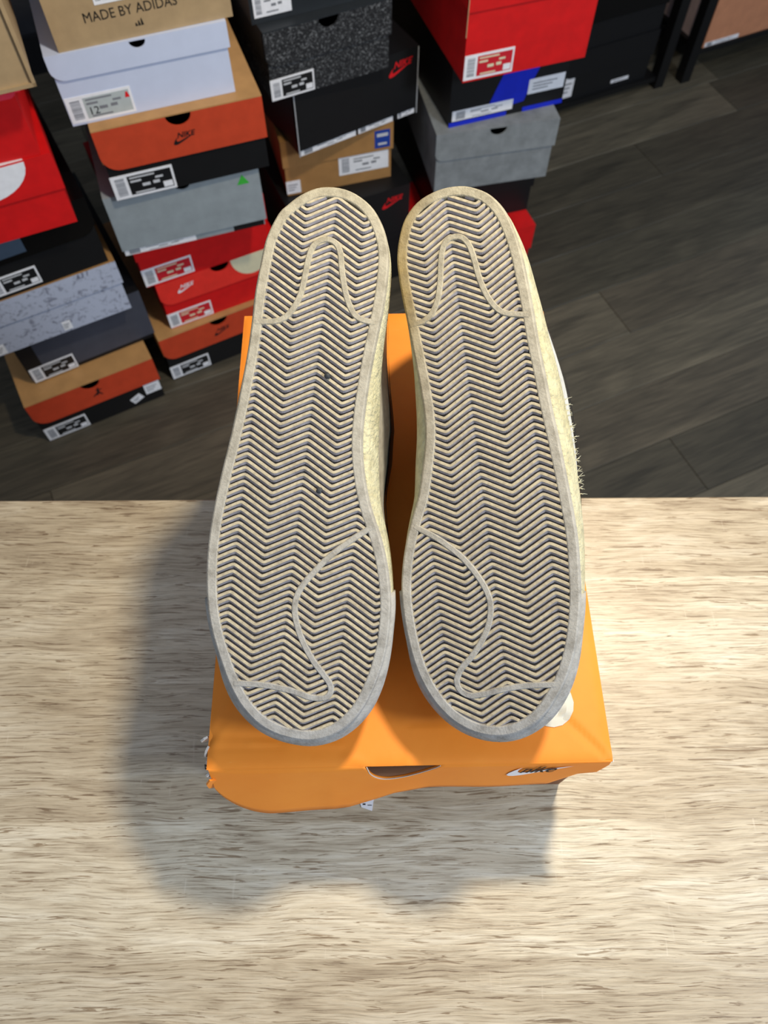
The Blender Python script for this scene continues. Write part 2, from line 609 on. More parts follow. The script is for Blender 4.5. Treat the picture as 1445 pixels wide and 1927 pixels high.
def rect(x0, x1, z0, z1):
    return [(x0, z0), (x1, z0), (x1, z1), (x0, z1)]

FIGURE = [(0, .10), (.10, .30), (.32, .02), (.40, .06), (.20, .42), (.22, .60), (.46, .66), (.46, .72), (.20, .72), (.26, .95), (.18, 1.0), (.10, .78),
          (.02, .80), (-.04, .72), (.04, .62), (0, .45), (-.22, .30), (-.42, .12), (-.38, .06), (-.14, .20)]
def figure_mark(B, x, z, s, mat, on='flap'):
    return patch(B, [(x + a * s, z + (c - .5) * s) for a, c in FIGURE], mat, on, 'logo')

def half_moon(B, x, r, mat, fh):
    """rounded end of a big printed mark that wraps over the lid edge"""
    h = B.h
    pts = arc(x, h - 0.002, r, 180, 360, 16, fh * 0.86)
    patch(B, pts, mat, 'flap', 'printed_mark')
    mb = MB()
    mb.poly_xy([(x - r, 0.0), (x + r, 0.0), (x + r * .9, 0.02), (x + r * .5, 0.05), (x - r * .8, 0.05)], h, h + 0.0003)
    mb.build('printed_mark', mat, B.r)

# stack nearest the left frame edge, bottom to top
A1 = shoebox('kraft box with orange-red flap on the floor, under a dark grey box', (92, 834), 'L', 0.0, 28, .232, .112, M['black'], M['orange_red'], M['kraft'], rl=.026, side_mat=M['black'])
sticker(A1, -.112, .002, .078, .034, 'black'); sticker(A1, .052, .013, .022, .016, 'blank', rot=-25); sticker(A1, .082, .022, .03, .026, 'blank')
figure_mark(A1, .004, .082, .022, M['ink'])
z = .1122
A2 = shoebox('black box with dark grey flap under the speckled pale box', (66, 724), 'L', z, 29, .226, .118, M['black'], M['dark_grey'], M['black'], fh=.105, notch=0, rl=.0)
patch(A2, rect(-.113, -.085, .02, .116), M['black'], 'flap'); sticker(A2, -.11, .004, .078, .034, 'black', 'flap')
z += .1182
A3 = shoebox('pale blue-grey speckled box between two black boxes', (252, 580), 'R', z, 28, .24, .106, M['speckled'], M['speckled'], M['brown'], notch=0, rl=0, fh=.045)
sticker(A3, .005, .004, .014, .018, 'blank'); sticker(A3, -.105, .002, .016, .02, 'blank')
z += .1062
A4 = shoebox('glossy black box right under the red box with the white mark', (209, 492), 'R', z, 28.5, .232, .12, M['black'], M['gloss_black'], M['gloss_black'], fh=.06, notch=0, rl=0, rr=.025)
patch(A4, rect(-.11, .012, .068, .112), M['slate'], 'flap'); sticker(A4, -.06, .006, .072, .032, 'black')
z += .1202
A6 = shoebox('bright red box with white half-round mark on its lid edge', (151, 418), 'R', z, 24, .232, .108, M['red'], M['red'], M['red'], fh=.05, notch=0, rl=0)
half_moon(A6, .022, .06, M['paper'], .05)
z += .1085
A7 = shoebox('red box with a crumpled pink-red lid under the tall plain brown box', (82, 292), 'R', z, 20, .226, .108, M['red'], M['pink_red'], M['pink_red'], fh=.03, notch=0, rl=.008, rr=.01)
mb = MB(); mb.box(.09, .116, .02, .06, .07, .1078); mb.build('loose_tissue', M['pink_red'], A7.r)
z += .1082
A8 = shoebox('tall plain tan cardboard box on top of the red boxes', (66, 159), 'R', z, 21.6, .26, .17, M['tan'], M['tan'], lid=False, notch=0)
mb = MB(); mb.box(.1275, .1315, -.004, .0, .0, .17); mb.box(-.13, .1315, -.004, 0, -0.0, .004); mb.build('folded_edge', M['tan'], A8.r)

# second stack
z = 0.0
B1 = shoebox('orange-red flap box on the floor under a red box, half hidden by the shoe', (327, 718), 'L', z, 28, .232, .118, M['black'], M['orange_red'], M['kraft'], rl=.024)
sticker(B1, -.114, .003, .078, .034, 'black'); swoosh_mark(B1, 0, .082, .03, M['ink'], text='NIKE')
z += .1182
B2 = shoebox('red box with white logo on its raised brightly lit flap and a cream mark', (322, 622), 'L', z, 26.5, .23, .112, M['red'], M['lit_red'], M['red'], fh=.052, rl=.022)
sticker(B2, -.113, .002, .082, .034, 'red'); swoosh_mark(B2, -.068, .084, .03, M['paper'], text='NIKE')
half_moon(B2, .058, .038, M['cream_print'], .05)
z += .1125
B3 = shoebox('dark red box with a red label squeezed under the grey box', (275, 545), 'L', z, 26, .228, .112, M['red'], M['red'], M['red'], d=.25, notch=0, rl=0, fh=.05)
sticker(B3, -.112, .002, .086, .036, 'red')
z += .1122
B4 = shoebox('light grey box with a small green mark and a white strip along its bottom', (235, 485), 'L', z, 18.5, .225, .108, M['grey'], M['grey'], M['grey'], fh=.094, notch=.012, rl=0)
sticker(B4, -.11, .0005, .11, .012, 'white'); patch(B4, rect(.06, .108, .0, .012), M['ink'], 'body'); patch(B4, [(.078, .083), (.096, .083), (.087, .099)], M['green_ink'], 'flap', 'logo')
z += .1082
B5 = shoebox('orange-red flap box with black logo and black base under the white box', (219, 382), 'L', z, 19.6, .226, .110, M['black'], M['orange_red'], M['kraft'], rl=.024, fh=.06)
sticker(B5, -.111, .001, .086, .037, 'black'); swoosh_mark(B5, .0, .072, .03, M['ink'], text='NIKE')
z += .1102
B6 = shoebox('white box with a grey size label reading 12', (134, 242), 'L', z, 19.6, .22, .092, M['white'], M['white'], M['white'], rl=.016, fh=.030, notch=.010)
sticker(B6, -.106, .003, .082, .034, 'grey', number='12'); patch(B6, [(-.033, .024), (-.027, .024), (-.029, .031), (-.031, .031)], M['red_ink'], 'body', 'logo', 0.0012)
z += .0922
B7 = shoebox('tan box lettered MADE BY on top of the white box', (111, 100), 'L', z, 20.7, .212, .125, M['tan'], M['tan'], lid=False, notch=0)
B7.yb = 0.0
m4 = Matrix.Translation((-.012, -0.0003, .031)) @ Matrix.Rotation(math.pi / 2, 4, 'X')
text_mesh('MADE BY ADIDAS', .0158, M['ink'], B7.r, m4, bold=0.0, sx=.88)
for q in range(3):
    patch(B7, [(-.011 + q * .0035, .012), (-.008 + q * .0035, .012), (-.0095 + q * .0035, .0155 + q * .0022), (-.0105 + q * .0035, .0155 + q * .0018)], M['ink'], 'body', 'logo')
sticker(B7, -.05, .043, .04, .03, 'white')

# third stack, partly behind the shoes
z = 0.0
C0 = shoebox('plain black box on the floor below the box with the red logo', None, None, z, 24, .23, .118, M['black'], M['black'], notch=0, loc=(-.045, 1.165, 0.0))
z += .1182
C1 = shoebox('black box with red logo under the brown box, partly hidden behind the shoes', (768, 440), 'R', z, 24, .23, .118, M['black'], M['black'], M['black'], notch=0, rl=0, fh=.1)
swoosh_mark(C1, .078, .085, .04, M['red_ink'], text='NIKE')
z += .1182
C2 = shoebox('brown cardboard box with a white shipping label and a blue sticker', (739, 333), 'R', z, 16, .2, .112, M['brown'], M['brown'], M['brown'], notch=0, rl=0, fh=.05)
sticker(C2, .0, .022, .092, .036, 'white'); sticker(C2, -.098, .004, .026, .026, 'blank')
patch(C2, rect(.066, .094, .066, .1), M['label_blue'], 'flap', 'sticker'); patch(C2, rect(.072, .088, .072, .076), M['pale_ink'], 'flap', 'print', .0008); patch(C2, rect(.07, .09, .088, .094), M['pale_ink'], 'flap', 'print', .0008)
z += .1122
C3 = shoebox('black box with red logo, pale strip along its bottom, under the curly box', (783, 213), 'R', z, 31, .228, .118, M['black'], M['black'], M['black'], notch=0, rl=0, fh=.104)
swoosh_mark(C3, .078, .088, .042, M['red_ink'], text='NIKE')
for q in (-.1140, .1128):
    patch(C3, rect(q, q + .0012, .002, .116), M['pale_ink'], 'flap', 'worn_edge')
sticker(C3, -.11, .0005, .105, .011, 'white'); sticker(C3, .0, .0005, .068, .011, 'white'); sticker(C3, .078, .001, .033, .012, 'white')
z += .1182
C4 = shoebox('black and grey curly patterned box', (736, 128), 'R', z, 26, .2, .104, M['curly'], M['curly'], M['charcoal'], rl=.018, fh=.05, notch=.016)
sticker(C4, -.098, .001, .07, .032, 'black')
z += .1042
C5 = shoebox('dark charcoal box with a pale label on top of the curly patterned box', (474, 48), 'L', z, 23, .22, .12, M['charcoal'], M['charcoal'], lid=False, notch=0)
C5.yb = 0.0
sticker(C5, -.105, .008, .055, .03, 'white')

# fourth stack
z = 0.0
D1 = shoebox('red box on the floor under a plain black box beside the open floor', None, None, z, 20, .225, .118, M['red'], M['red'], M['red'], notch=0, d=.2, loc=(.196, 1.185, 0.0))
z += .1182
D2 = shoebox('plain black box under the worn grey box', (994, 395), 'R', z, 17, .2, .118, M['black'], M['black'], M['black'], notch=0)
z += .1182
D3 = shoebox('worn grey box with a finger notch under the black and blue box', (1030, 333), 'R', z, 12, .218, .118, M['worn_grey'], M['worn_grey'], M['worn_grey'], fh=.05, rl=.014, notch=.015)
z += .1182
D4 = shoebox('black box with royal blue print and white labels', (1056, 193), 'R', z, 18.9, .21, .118, M['black'], M['black'], lid=False, notch=0)
D4.yb = 0.0
patch(D4, [(-.04, .012), (.03, .02), (.04, .05), (.055, .085), (-.01, .085), (-.025, .05)], M['blue']); patch(D4, rect(-.105, .0, .0, .008), M['blue']); patch(D4, rect(.03, .105, .0, .008), M['blue'])
sticker(D4, -.1, .010, .11, .018, 'white'); sticker(D4, .035, .03, .066, .026, 'blank')
z += .1182
D5 = shoebox('red box with a red label, on top of the black and blue box', (1105, 109), 'R', z, 18.6, .211, .124, M['red'], M['red'], M['red'], rl=.0, fh=.018, notch=.013)
patch(D5, rect(-.1055, -.1042, .07, .123), M['tan'], 'flap', 'worn_edge')
sticker(D5, -.102, .003, .08, .038, 'red')
mb = MB()
mb.add([(-.1056, .12 + a * .2, .07 + c * .2) for a, c in SWOOSH], [tuple(t) for t in tessellate_polygon([[Vector((a, c, 0)) for a, c in SWOOSH]])])
mb.build('logo', M['paper'], D5.r)

# racks on the right with boxes
RACKM = plain('black_rack_metal', srgb(14, 14, 15), 0.45)
def rack(label, loc, yaw, w, d, shelves, h=0.75):
    r = empty('rack', loc, yaw)
    tag(r, label, 'rack', 'black racks along the wall')
    for px_ in (0, w):
        for py_ in (0, d):
            mb = MB(); mb.box(px_ - .013, px_ + .013, py_ - .013, py_ + .013, 0, h); mb.build('post', RACKM, r)
    for s in shelves:
        mb = MB(); mb.box(.0131, w - .0131, -.008, d + .008, s - .012, s); mb.build('shelf', RACKM, r)
    return r
RY = math.radians(24.5)
l2 = at_height(1283, 150, 0)
l1 = at_height(1233, 160, 0)
rack('black rack holding peach boxes, beside the dark boxes', (l2.x, l2.y, 0), RY, .56, .30, (.075, .40))
dvx = Vector((math.cos(RY), math.sin(RY), 0)); dvy = Vector((-math.sin(RY), math.cos(RY), 0))
q = Vector((l1.x, l1.y, 0)) - dvx * .33
rack('black rack holding plain black boxes, beside the red box stack', (q.x, q.y, 0), RY, .33, .30, (.03, .40))
def on_rack(base, ax, ay, zz):
    p = Vector(base) + dvx * ax + dvy * ay
    return (p.x, p.y, zz)
E1 = shoebox('black box with pale label on the low rack shelf', None, None, 0, 24.5, .25, .118, M['black'], M['black'], M['black'], notch=0, d=.29, loc=on_rack(q, .165, -.002, .0302))
sticker(E1, -.12, .01, .03, .05, 'blank'); sticker(E1, .02, .012, .05, .008, 'blank')
E2 = shoebox('black box stacked on another black box on the rack', None, None, 0, 24.5, .25, .118, M['black'], M['gloss_black'], M['black'], notch=0, d=.29, loc=on_rack(q, .165, -.002, .1486))
F1 = shoebox('peach box with a white strip label on the rack shelf', None, None, 0, 24.5, .25, .135, M['peach'], M['peach'], M['peach'], notch=0, d=.29, lid=False, side_mat=M['blush'], loc=on_rack((l2.x, l2.y, 0), .15, -.004, .0752))
F1.yb = 0.0
sticker(F1, -.12, .001, .1, .01, 'white')
F2 = shoebox('brown box beside the peach box on the rack shelf', None, None, 0, 24.5, .24, .12, M['orange_red'], M['brown'], M['brown'], notch=0, d=.29, loc=on_rack((l2.x, l2.y, 0), .41, -.004, .0752))
F3 = shoebox('small black box lying on the peach box', None, None, 0, 24.5, .2, .09, M['black'], M['black'], M['black'], notch=0, d=.27, loc=on_rack((l2.x, l2.y, 0), .17, -.012, .2104))
sticker(F3, -.06, .002, .05, .02, 'black')

# ------------------------------------------------------------------ the orange box on the table
BOX_TOP = CAM_Z - 0.46
FRONT_L = at_height(388, 1440, BOX_TOP); FRONT_R = at_height(1156, 1440, BOX_TOP)
BW = FRONT_R.x - FRONT_L.x
BD = 0.343
BYAW = math.radians(1.2)
bc = (FRONT_L + FRONT_R) / 2
ob = empty('orange_shoebox', (bc.x, bc.y, TABLE_Z), BYAW)
tag(ob, 'orange shoebox with torn front corners lying on the table under the pair of shoes', 'box')
BH = BOX_TOP - TABLE_Z
def orange_material():
    k = NT('orange_cardboard')
    f = k.noise(14, 5, 0.6)
    c = k.ramp(f, [(0.3, srgb(238, 136, 38)), (0.7, srgb(247, 150, 50))])
    scuff = k.noise(30, 6, 0.75, (1, 5, 1), 0.8)
    c = k.mix(k.ramp(scuff, [(0.66, (0, 0, 0)), (0.78, (0.35, 0.35, 0.35))]), c, srgb(250, 190, 110))
    k.color(c)
    k.b.inputs['Roughness'].default_value = 0.55
    k.b.inputs['Specular IOR Level'].default_value = 0.35
    k.bump(k.noise(60, 5, 0.7), 0.10, 0.0012)
    return k.m
ORANGE = orange_material()
TORN = plain('torn_card_core', srgb(214, 206, 196), 0.8)
GREYCORE = plain('grey_card_inside', srgb(112, 104, 106), 0.75)
BROWNIN = card('brown_box_inside', srgb(128, 84, 56), 0.7)
# base tray
mb = MB()
t = .003
w2 = BW / 2 - .006
fpts = [(-w2, 0), (w2, 0), (w2, BH - .010), (.055, BH - .010), (.047, BH - .0145), (.020, BH - .0150), (.006, BH - .010), (-w2, BH - .010)]
mb.poly_xz(fpts, .006, .006 + t, 0)
mb.box(-w2, w2, BD - .008 - t, BD - .008, 0, BH - .004, 0)
mb.box(-w2, -w2 + t, .006 + t, BD - .008 - t, 0, BH - .004, 0)
mb.box(w2 - t, w2, .006 + t, BD - .008 - t, 0, BH - .004, 0)
mb.box(-w2 + t, w2 - t, .006 + t, BD - .008 - t, 0, t, 1)
tray = mb.build('base', [BROWNIN, BROWNIN], ob)

def px_on_box(px, py, zz=BOX_TOP):
    p = at_height(px, py, zz)
    return ob_inv @ Vector((p.x, p.y, p.z))
ob_inv = (Matrix.Translation((bc.x, bc.y, TABLE_Z)) @ Matrix.Rotation(BYAW, 4, 'Z')).inverted()

def crease(p, a, b_, amp, wid):
    ax, ay = a; bx, by = b_
    dx, dy = bx - ax, by - ay
    L2 = dx * dx + dy * dy
    s = max(0, min(1, ((p[0] - ax) * dx + (p[1] - ay) * dy) / L2))
    d2 = (p[0] - ax - s * dx) ** 2 + (p[1] - ay - s * dy) ** 2
    return amp * math.exp(-d2 / (wid * wid))
def pxy(px, py):
    v = px_on_box(px, py)
    return (v.x, v.y)
CRE = [(pxy(1150, 1432), pxy(1046, 1338), -.0016, .0022), (pxy(1046, 1338), pxy(1000, 1290), -.0010, .003), (pxy(1156, 1425), pxy(1060, 1330), .0009, .005),
       (pxy(388, 1400), pxy(470, 1290), -.0012, .0022), (pxy(392, 1420), pxy(430, 1330), .0008, .004),
       (pxy(392, 1385), pxy(560, 1392), -.0006, .0025), (pxy(470, 1398), pxy(640, 1403), .0006, .002), (pxy(400, 1410), pxy(530, 1405), -.0005, .002),
       (pxy(770, 1362), pxy(860, 1358), -.0007, .002), (pxy(770, 1420), pxy(765, 1445), .0006, .002), (pxy(655, 1425), pxy(690, 1440), .0007, .003)]
def lid_z(x, y):
    z_ = BH
    for a, b_, am, wi in CRE:
        z_ += .65 * crease((x, y), a, b_, am, wi)
    ex = min(BW / 2 - abs(x), y if y > 0 else 0, BD - y)
    z_ -= .0016 * math.exp(-ex / .0022)
    return z_
NX, NY = 96, 120
vs, fs = [], []
for j in range(NY + 1):
    for i in range(NX + 1):
        x = -BW / 2 + BW * i / NX
        y = BD * (j / NY) ** 1.5
        vs.append((x, y, lid_z(x, y)))
for j in range(NY):
    for i in range(NX):
        a = j * (NX + 1) + i
        fs.append((a, a + 1, a + NX + 2, a + NX + 1))
n0 = len(vs)
for (x, y, z_) in list(vs):
    vs.append((x * .995, .0012 + y * .993, z_ - .0022))
for f in list(fs):
    fs.append(tuple(n0 + i for i in reversed(f)))
lid = link('lid', vs, fs, ORANGE, ob, smooth=True)
# side and back walls of the lid
mb = MB()
lt = .0022
for sgn in (-1, 1):
    x0 = sgn * BW / 2
    x1 = x0 - sgn * lt
    mb.box(min(x0, x1), max(x0, x1), .012, BD, BH - .055, BH - .0014)
mb.box(-BW / 2 + lt, BW / 2 - lt, BD - lt, BD, BH - .055, BH - .0014)
mb.build('lid_wall', ORANGE, ob)
# front flap: a curved sheet that flares forward, with the notch and the ragged lower edge
def flap_bottom(x):
    """length of the flap below the lid edge"""
    s = (x + BW / 2) / BW
    if s < .14:
        k = s / .14
        return .012 + .046 * math.sqrt(max(0, 1 - (1 - k) ** 2))
    if s < .34: return .058 - .002 * (s - .14) / .2
    if s < .46: return .056 - .013 * (s - .34) / .12
    if s < .865: return .043 - .002 * (s - .46) / .4
    if s < .93: return .041 - .020 * (s - .865) / .065
    if s < .975: return .021 - .003 * (s - .93) / .045
    return .018 - .016 * (s - .975) / .025
def notch_top(x):
    a, b_ = pxy(690, 1442)[0], pxy(829, 1442)[0]
    if x <= a or x >= b_: return 0.0
    s = (x - a) / (b_ - a)
    if s < .30: return .0185 * math.sqrt(max(0, 1 - (1 - s / .30) ** 2))
    return .0185 * math.cos((s - .30) / .70 * math.pi / 2) ** .75
def flare(x):
    s = (x + BW / 2) / BW
    return .30 - .16 * max(0, min(1, (s - .3) / .25))
xs = [-BW / 2 + .0012 + (BW - .0024) * i / 150 for i in range(151)]
vs, fs = [], []
NT_ = 10
for lay in (0, 1):
    for x in xs:
        top = notch_top(x)
        bot = max(flap_bottom(x), top + .0005)
        for j in range(NT_ + 1):
            dl = top + (bot - top) * j / NT_
            fl = flare(x)
            ln = math.sqrt(1 + fl * fl)
            ripple = .0005 * math.sin(x * 90) * (dl / .05)
            vs.append((x, -.0004 - dl * fl / ln + ripple + lay * .0016, BH - .0014 - dl / ln))
nl = len(xs) * (NT_ + 1)
for i in range(len(xs) - 1):
    for j in range(NT_):
        a = i * (NT_ + 1) + j
        c = a + NT_ + 1
        fs.append((a, a + 1, c + 1, c))
        fs.append((nl + a, nl + c, nl + c + 1, nl + a + 1))
    a = i * (NT_ + 1) + NT_; c = a + NT_ + 1
    fs.append((a, nl + a, nl + c, c))
    a = i * (NT_ + 1); c = a + NT_ + 1
    fs.append((a, c, nl + c, nl + a))
link('front_flap', vs, fs, ORANGE, ob, smooth=True)
def on_flap(x, dl, off=.0004):
    fl = flare(x); ln = math.sqrt(1 + fl * fl)
    return Vector((x, -.0004 - dl * fl / ln + .0005 * math.sin(x * 90) * (dl / .05) - off, BH - .0014 - dl / ln))
# pale torn rim around the notch and torn corners
mb = MB()
a, b_ = pxy(690, 1442)[0], pxy(829, 1442)[0]
pp = [on_flap(a + (b_ - a) * i / 30, max(notch_top(a + (b_ - a) * i / 30), .0003), .0) for i in range(31)]
mb.tube(pp, .0003, 5)
mb.build('torn_rim', TORN, ob)
rt = random.Random(5)
def shard(name, c, sx, sz, mat, yaw_=0.0):
    mb = MB()
    pts = []
    for k in range(7):
        an = 2 * math.pi * k / 7
        rr = rt.uniform(.55, 1.0)
        pts.append((math.cos(an) * sx * rr, math.sin(an) * sz * rr))
    mb.poly_xz(pts, -.0006, .0006)
    ca, sa = math.cos(yaw_), math.sin(yaw_)
    mb.v = [(c[0] + v[0] * ca - v[1] * sa, c[1] + v[0] * sa + v[1] * ca, c[2] + v[2]) for v in mb.v]
    return mb.build(name, mat, ob)
xl = -BW / 2
shard('torn_paper', (xl - .0025, .018, BH - .004), .0032, .003, TORN, .5)
shard('torn_paper', (xl - .0006, .011, BH - .006), .004, .007, TORN, 1.2)
shard('torn_paper', (xl - .0008, .004, BH - .008), .003, .006, TORN, 1.5)
shard('torn_paper', (xl + .0005, -.001, BH - .010), .003, .005, TORN, .6)
shard('torn_card', (xl - .0012, .004, BH - .012), .003, .008, plain('dark_card_core', srgb(52, 50, 48), .8), 1.3)
shard('torn_card', (xl + .0020, -.004, BH - .020), .006, .012, ORANGE, .4)
shard('torn_card', (BW / 2 - .0035, .003, BH - .012), .006, .009, GREYCORE, -.9)
shard('torn_card', (BW / 2 - .009, .0035, BH - .020), .006, .006, plain('dark_card_core', srgb(52, 50, 48), .8), -.3)
shard('torn_paper', (BW / 2 - .0008, .002, BH - .004), .003, .0028, TORN, -.8)
# small mark on the flap: white swoosh with black script lettering
SC = 1.0
x0 = pxy(958, 1440)[0]; x1 = pxy(1085, 1440)[0]
sw = x1 - x0
ring = [(x0 + a * sw, .018 - (c * .55 - .1) * .036) for a, c in SWOOSH]
ring = []
for a, c in SWOOSH:
    ring.append((x0 + a * sw, .0125 - (c - .18) * .042))
tris = tessellate_polygon([[Vector((p[0], p[1], 0)) for p in ring]])
mk = link('logo', [on_flap(p[0], p[1], .0005) for p in ring], [tuple(t_) for t_ in tris], M['paper'], ob)
lt_o = text_mesh('nike', 1.0, M['ink'], mk, Matrix.Identity(4), shear=.55, bold=.012)
xs_ = [v.co.x for v in lt_o.data.vertices]; ys_ = [v.co.y for v in lt_o.data.vertices]
for v in lt_o.data.vertices:
    fx_ = (v.co.x - min(xs_)) / (max(xs_) - min(xs_)); fy_ = (v.co.y - min(ys_)) / (max(ys_) - min(ys_))
    v.co = on_flap(x0 + sw * (.20 + .56 * fx_), .0138 - .0105 * fy_, .0009)
# big white printed mark on the lid, its rounded end showing beside the toe
blob = [(1066, 1290), (1074, 1306), (1079, 1322), (1078, 1338), (1071, 1354), (1058, 1365), (1042, 1369), (1028, 1367), (1012, 1361), (985, 1346), (940, 1310), (900, 1260), (880, 1200),
        (930, 1240), (985, 1275), (1035, 1282)]
bp = [pxy(*p) for p in blob]
tris = tessellate_polygon([[Vector((p[0], p[1], 0)) for p in bp]])
bm = bmesh.new()
bv = [bm.verts.new((p[0], p[1], 0)) for p in bp]
for t_ in tris:
    bm.faces.new([bv[i] for i in t_])
bmesh.ops.subdivide_edges(bm, edges=bm.edges[:], cuts=6, use_grid_fill=True)
bmesh.ops.triangulate(bm, faces=bm.faces[:])
me = bpy.data.meshes.new('printed_mark')
for v in bm.verts:
    v.co.z = lid_z(v.co.x, v.co.y) + .0005
bm.to_mesh(me); bm.free()
me.materials.append(plain('worn_white_print', srgb(196, 195, 186), .5))
o = bpy.data.objects.new('printed_mark', me); COL.objects.link(o); o.parent = ob

# paper scrap peeping out from under the flap
sp = [at_height(p[0], p[1], TABLE_Z + .0008) for p in ((676, 1507), (680, 1519), (700, 1526), (704, 1500), (700, 1490), (680, 1490))]
mb = MB()
mb.poly_xy([(p.x - sp[0].x, p.y - sp[0].y) for p in sp], 0.0, .0004)
scrap = mb.build('paper_scrap', M['paper'])
scrap.location = (sp[0].x, sp[0].y, TABLE_Z + .0002)
tag(scrap, 'small white paper scrap peeping out under the orange flap', 'paper')
mb = MB(); mb.box(.0025, .0045, -.0028, -.0018, .0004, .0005); mb.box(.006, .009, -.0032, -.0027, .0004, .0005)
mb.build('print', M['ink'], scrap)

# ------------------------------------------------------------------ the pair of shoes
def wear_material(name, clean, dirt, amount, scale=60, rough=.6, bumpscale=500, bump=.25, bdist=.0006):
    k = NT(name)
    f = k.noise(scale, 6, .7)
    g = k.noise(scale * 6, 3, .6)
    c = k.ramp(f, [(.5 - amount * .35, dirt), (.5 + .25, clean)])
    c = k.mix(1.0, c, k.ramp(g, [(.35, (.80, .79, .78)), (.6, (1.04, 1.04, 1.04))]), 'MULTIPLY')
    k.color(c)
    k.b.inputs['Roughness'].default_value = rough
    k.b.inputs['Specular IOR Level'].default_value = .45
    k.bump(k.noise(bumpscale, 2, .5), bump, bdist)
    return k.m
def rim_material(name, yellow_edge):
    """dirty rubber: creamier at the heel, greyer at the toe, optional darker yellow tone along one edge"""
    k = NT(name)
    sep = k.n('ShaderNodeSeparateXYZ'); k.l(k.coord(), sep.inputs[0])
    mr = k.n('ShaderNodeMapRange'); mr.inputs[1].default_value = -.14; mr.inputs[2].default_value = .16
    k.l(sep.outputs['Y'], mr.inputs[0])
    c = k.ramp(mr.outputs[0], [(0.0, srgb(162, 160, 157)), (0.35, srgb(170, 165, 155)), (1.0, srgb(170, 161, 138))])
    if yellow_edge:  # blends one edge to a darker olive yellow, stronger towards the heel
        mx_ = k.n('ShaderNodeMapRange'); mx_.inputs[1].default_value = -.026; mx_.inputs[2].default_value = -.046
        k.l(sep.outputs['X'], mx_.inputs[0])
        my_ = k.n('ShaderNodeMapRange'); my_.inputs[1].default_value = -.05; my_.inputs[2].default_value = .05
        k.l(sep.outputs['Y'], my_.inputs[0])
        m1 = k.n('ShaderNodeMath', operation='MULTIPLY'); k.l(mx_.outputs[0], m1.inputs[0]); k.l(my_.outputs[0], m1.inputs[1])
        m2 = k.n('ShaderNodeMath', operation='MULTIPLY'); k.l(m1.outputs[0], m2.inputs[0]); k.l(k.noise(25, 4), m2.inputs[1])
        m3 = k.n('ShaderNodeMath', operation='MULTIPLY'); k.l(m2.outputs[0], m3.inputs[0]); m3.inputs[1].default_value = 1.5
        c = k.mix(m3.outputs[0], c, srgb(140, 118, 68))
    f = k.noise(110, 6, .72)
    c = k.mix(1.0, c, k.ramp(f, [(.30, (.60, .58, .55)), (.55, (1.0, 1.0, 1.0)), (.75, (1.12, 1.12, 1.10))]), 'MULTIPLY')
    k.color(c)
    k.b.inputs['Roughness'].default_value = .72
    k.bump(k.noise(700, 3, .6), .5, .0007)
    return k.m
RIM = rim_material('worn_rubber_rim', False)
RIM_YELLOW_EDGE = rim_material('worn_rubber_rim_yellow_edge', True)
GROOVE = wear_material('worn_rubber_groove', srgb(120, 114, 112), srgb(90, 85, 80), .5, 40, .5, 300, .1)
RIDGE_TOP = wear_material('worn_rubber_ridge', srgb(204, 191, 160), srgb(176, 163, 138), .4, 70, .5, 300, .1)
RIDGE_SIDE = wear_material('rubber_ridge_side', srgb(184, 178, 182), srgb(150, 144, 148), .4, 50, .30, 300, .08)
FOXING = wear_material('cream_foxing', srgb(204, 198, 168), srgb(188, 180, 142), .4, 25, .6, 420, 1.0, .0014)
LEATHER = wear_material('white_leather', srgb(232, 232, 228), srgb(214, 212, 204), .3, 30, .45, 260, .15)
BLACKL = plain('black_leather', srgb(20, 20, 22), .5)
BLACKF = plain('black_lining', srgb(16, 16, 18), .9)
LACE = plain('white_lace', srgb(232, 230, 222), .8)
THREAD = plain('frayed_thread', srgb(226, 220, 190), .8)

L_OUT = [(524,402),(502.6,445),(491.7,492),(481,548),(474.6,604),(466.8,660),(457,713),(446.5,766),(432.5,828),(418.5,884),(406,940),(396.7,990),(390.5,1043),(389,1099),(392,1149),(401,1196),(414,1239),(431,1286),(453,1326.5),(481,1358),(512,1378),(549,1390),(587,1393.5),(624,1384),(655,1364),(680,1336),(699,1301.6),(714,1264),(725,1224),(731.5,1180),(733.7,1136.5),(730.6,1093),(723.7,1049),(712.8,1006),(698.8,965),(689.5,928),(683,887),(680,850),(680.5,812),(686,760),(695.7,697.5),(708,635),(720.6,573),(728,517),(730,479.5),(725,445),(714,414),(696,386),(668,364),(636.5,353),(599,353),(565,367),(540,386)]
R_OUT = [(864,349.7),(833,354.5),(802,368),(779,386.5),(761,413.6),(751.6,446.6),(747.7,485),(751.6,524),(758.4,563),(766,600),(779.4,666),(790,722),(798,772),(801,813),(798.5,855),(789,928),(776,974.6),(765,1018),(757.6,1068),(756,1118),(762,1171),(773,1223.7),(790,1273.5),(815,1317),(846,1351),(880.6,1373),(918,1384),(955,1384),(989.6,1371.6),(1020.8,1348),(1045.7,1314),(1066,1273.5),(1080,1227),(1087.7,1177),(1091,1124),(1089,1068),(1084.6,1012),(1076,959),(1066,906),(1050,828),(1036,766),(1024,704),(1011,641),(1000.5,579),(989.6,523),(978.7,473),(964.7,429.7),(946,392),(918,364),(887,352)]
L_HEEL = [(480,605),(518,604),(537,596),(552.4,579),(565,554),(572.7,523),(579,492),(586.7,467),(599,454.6),(614.7,450),(630,456),(639.6,473),(642.7,504),(647,535.5),(653.6,563.6),(664.5,588.5),(680,601),(706,607)]
L_FORE = [(704,990),(692.6,996),(667.7,1012),(639.6,1032),(614.7,1052),(593,1074),(571,1099),(558.7,1121),(554,1146),(558.7,1177),(571,1211),(590,1245.5),(608.5,1270),(621,1289),(621,1305),(608.5,1314),(583.6,1312.5),(552.4,1301.6),(512,1292),(474.6,1287.5),(440,1286)]
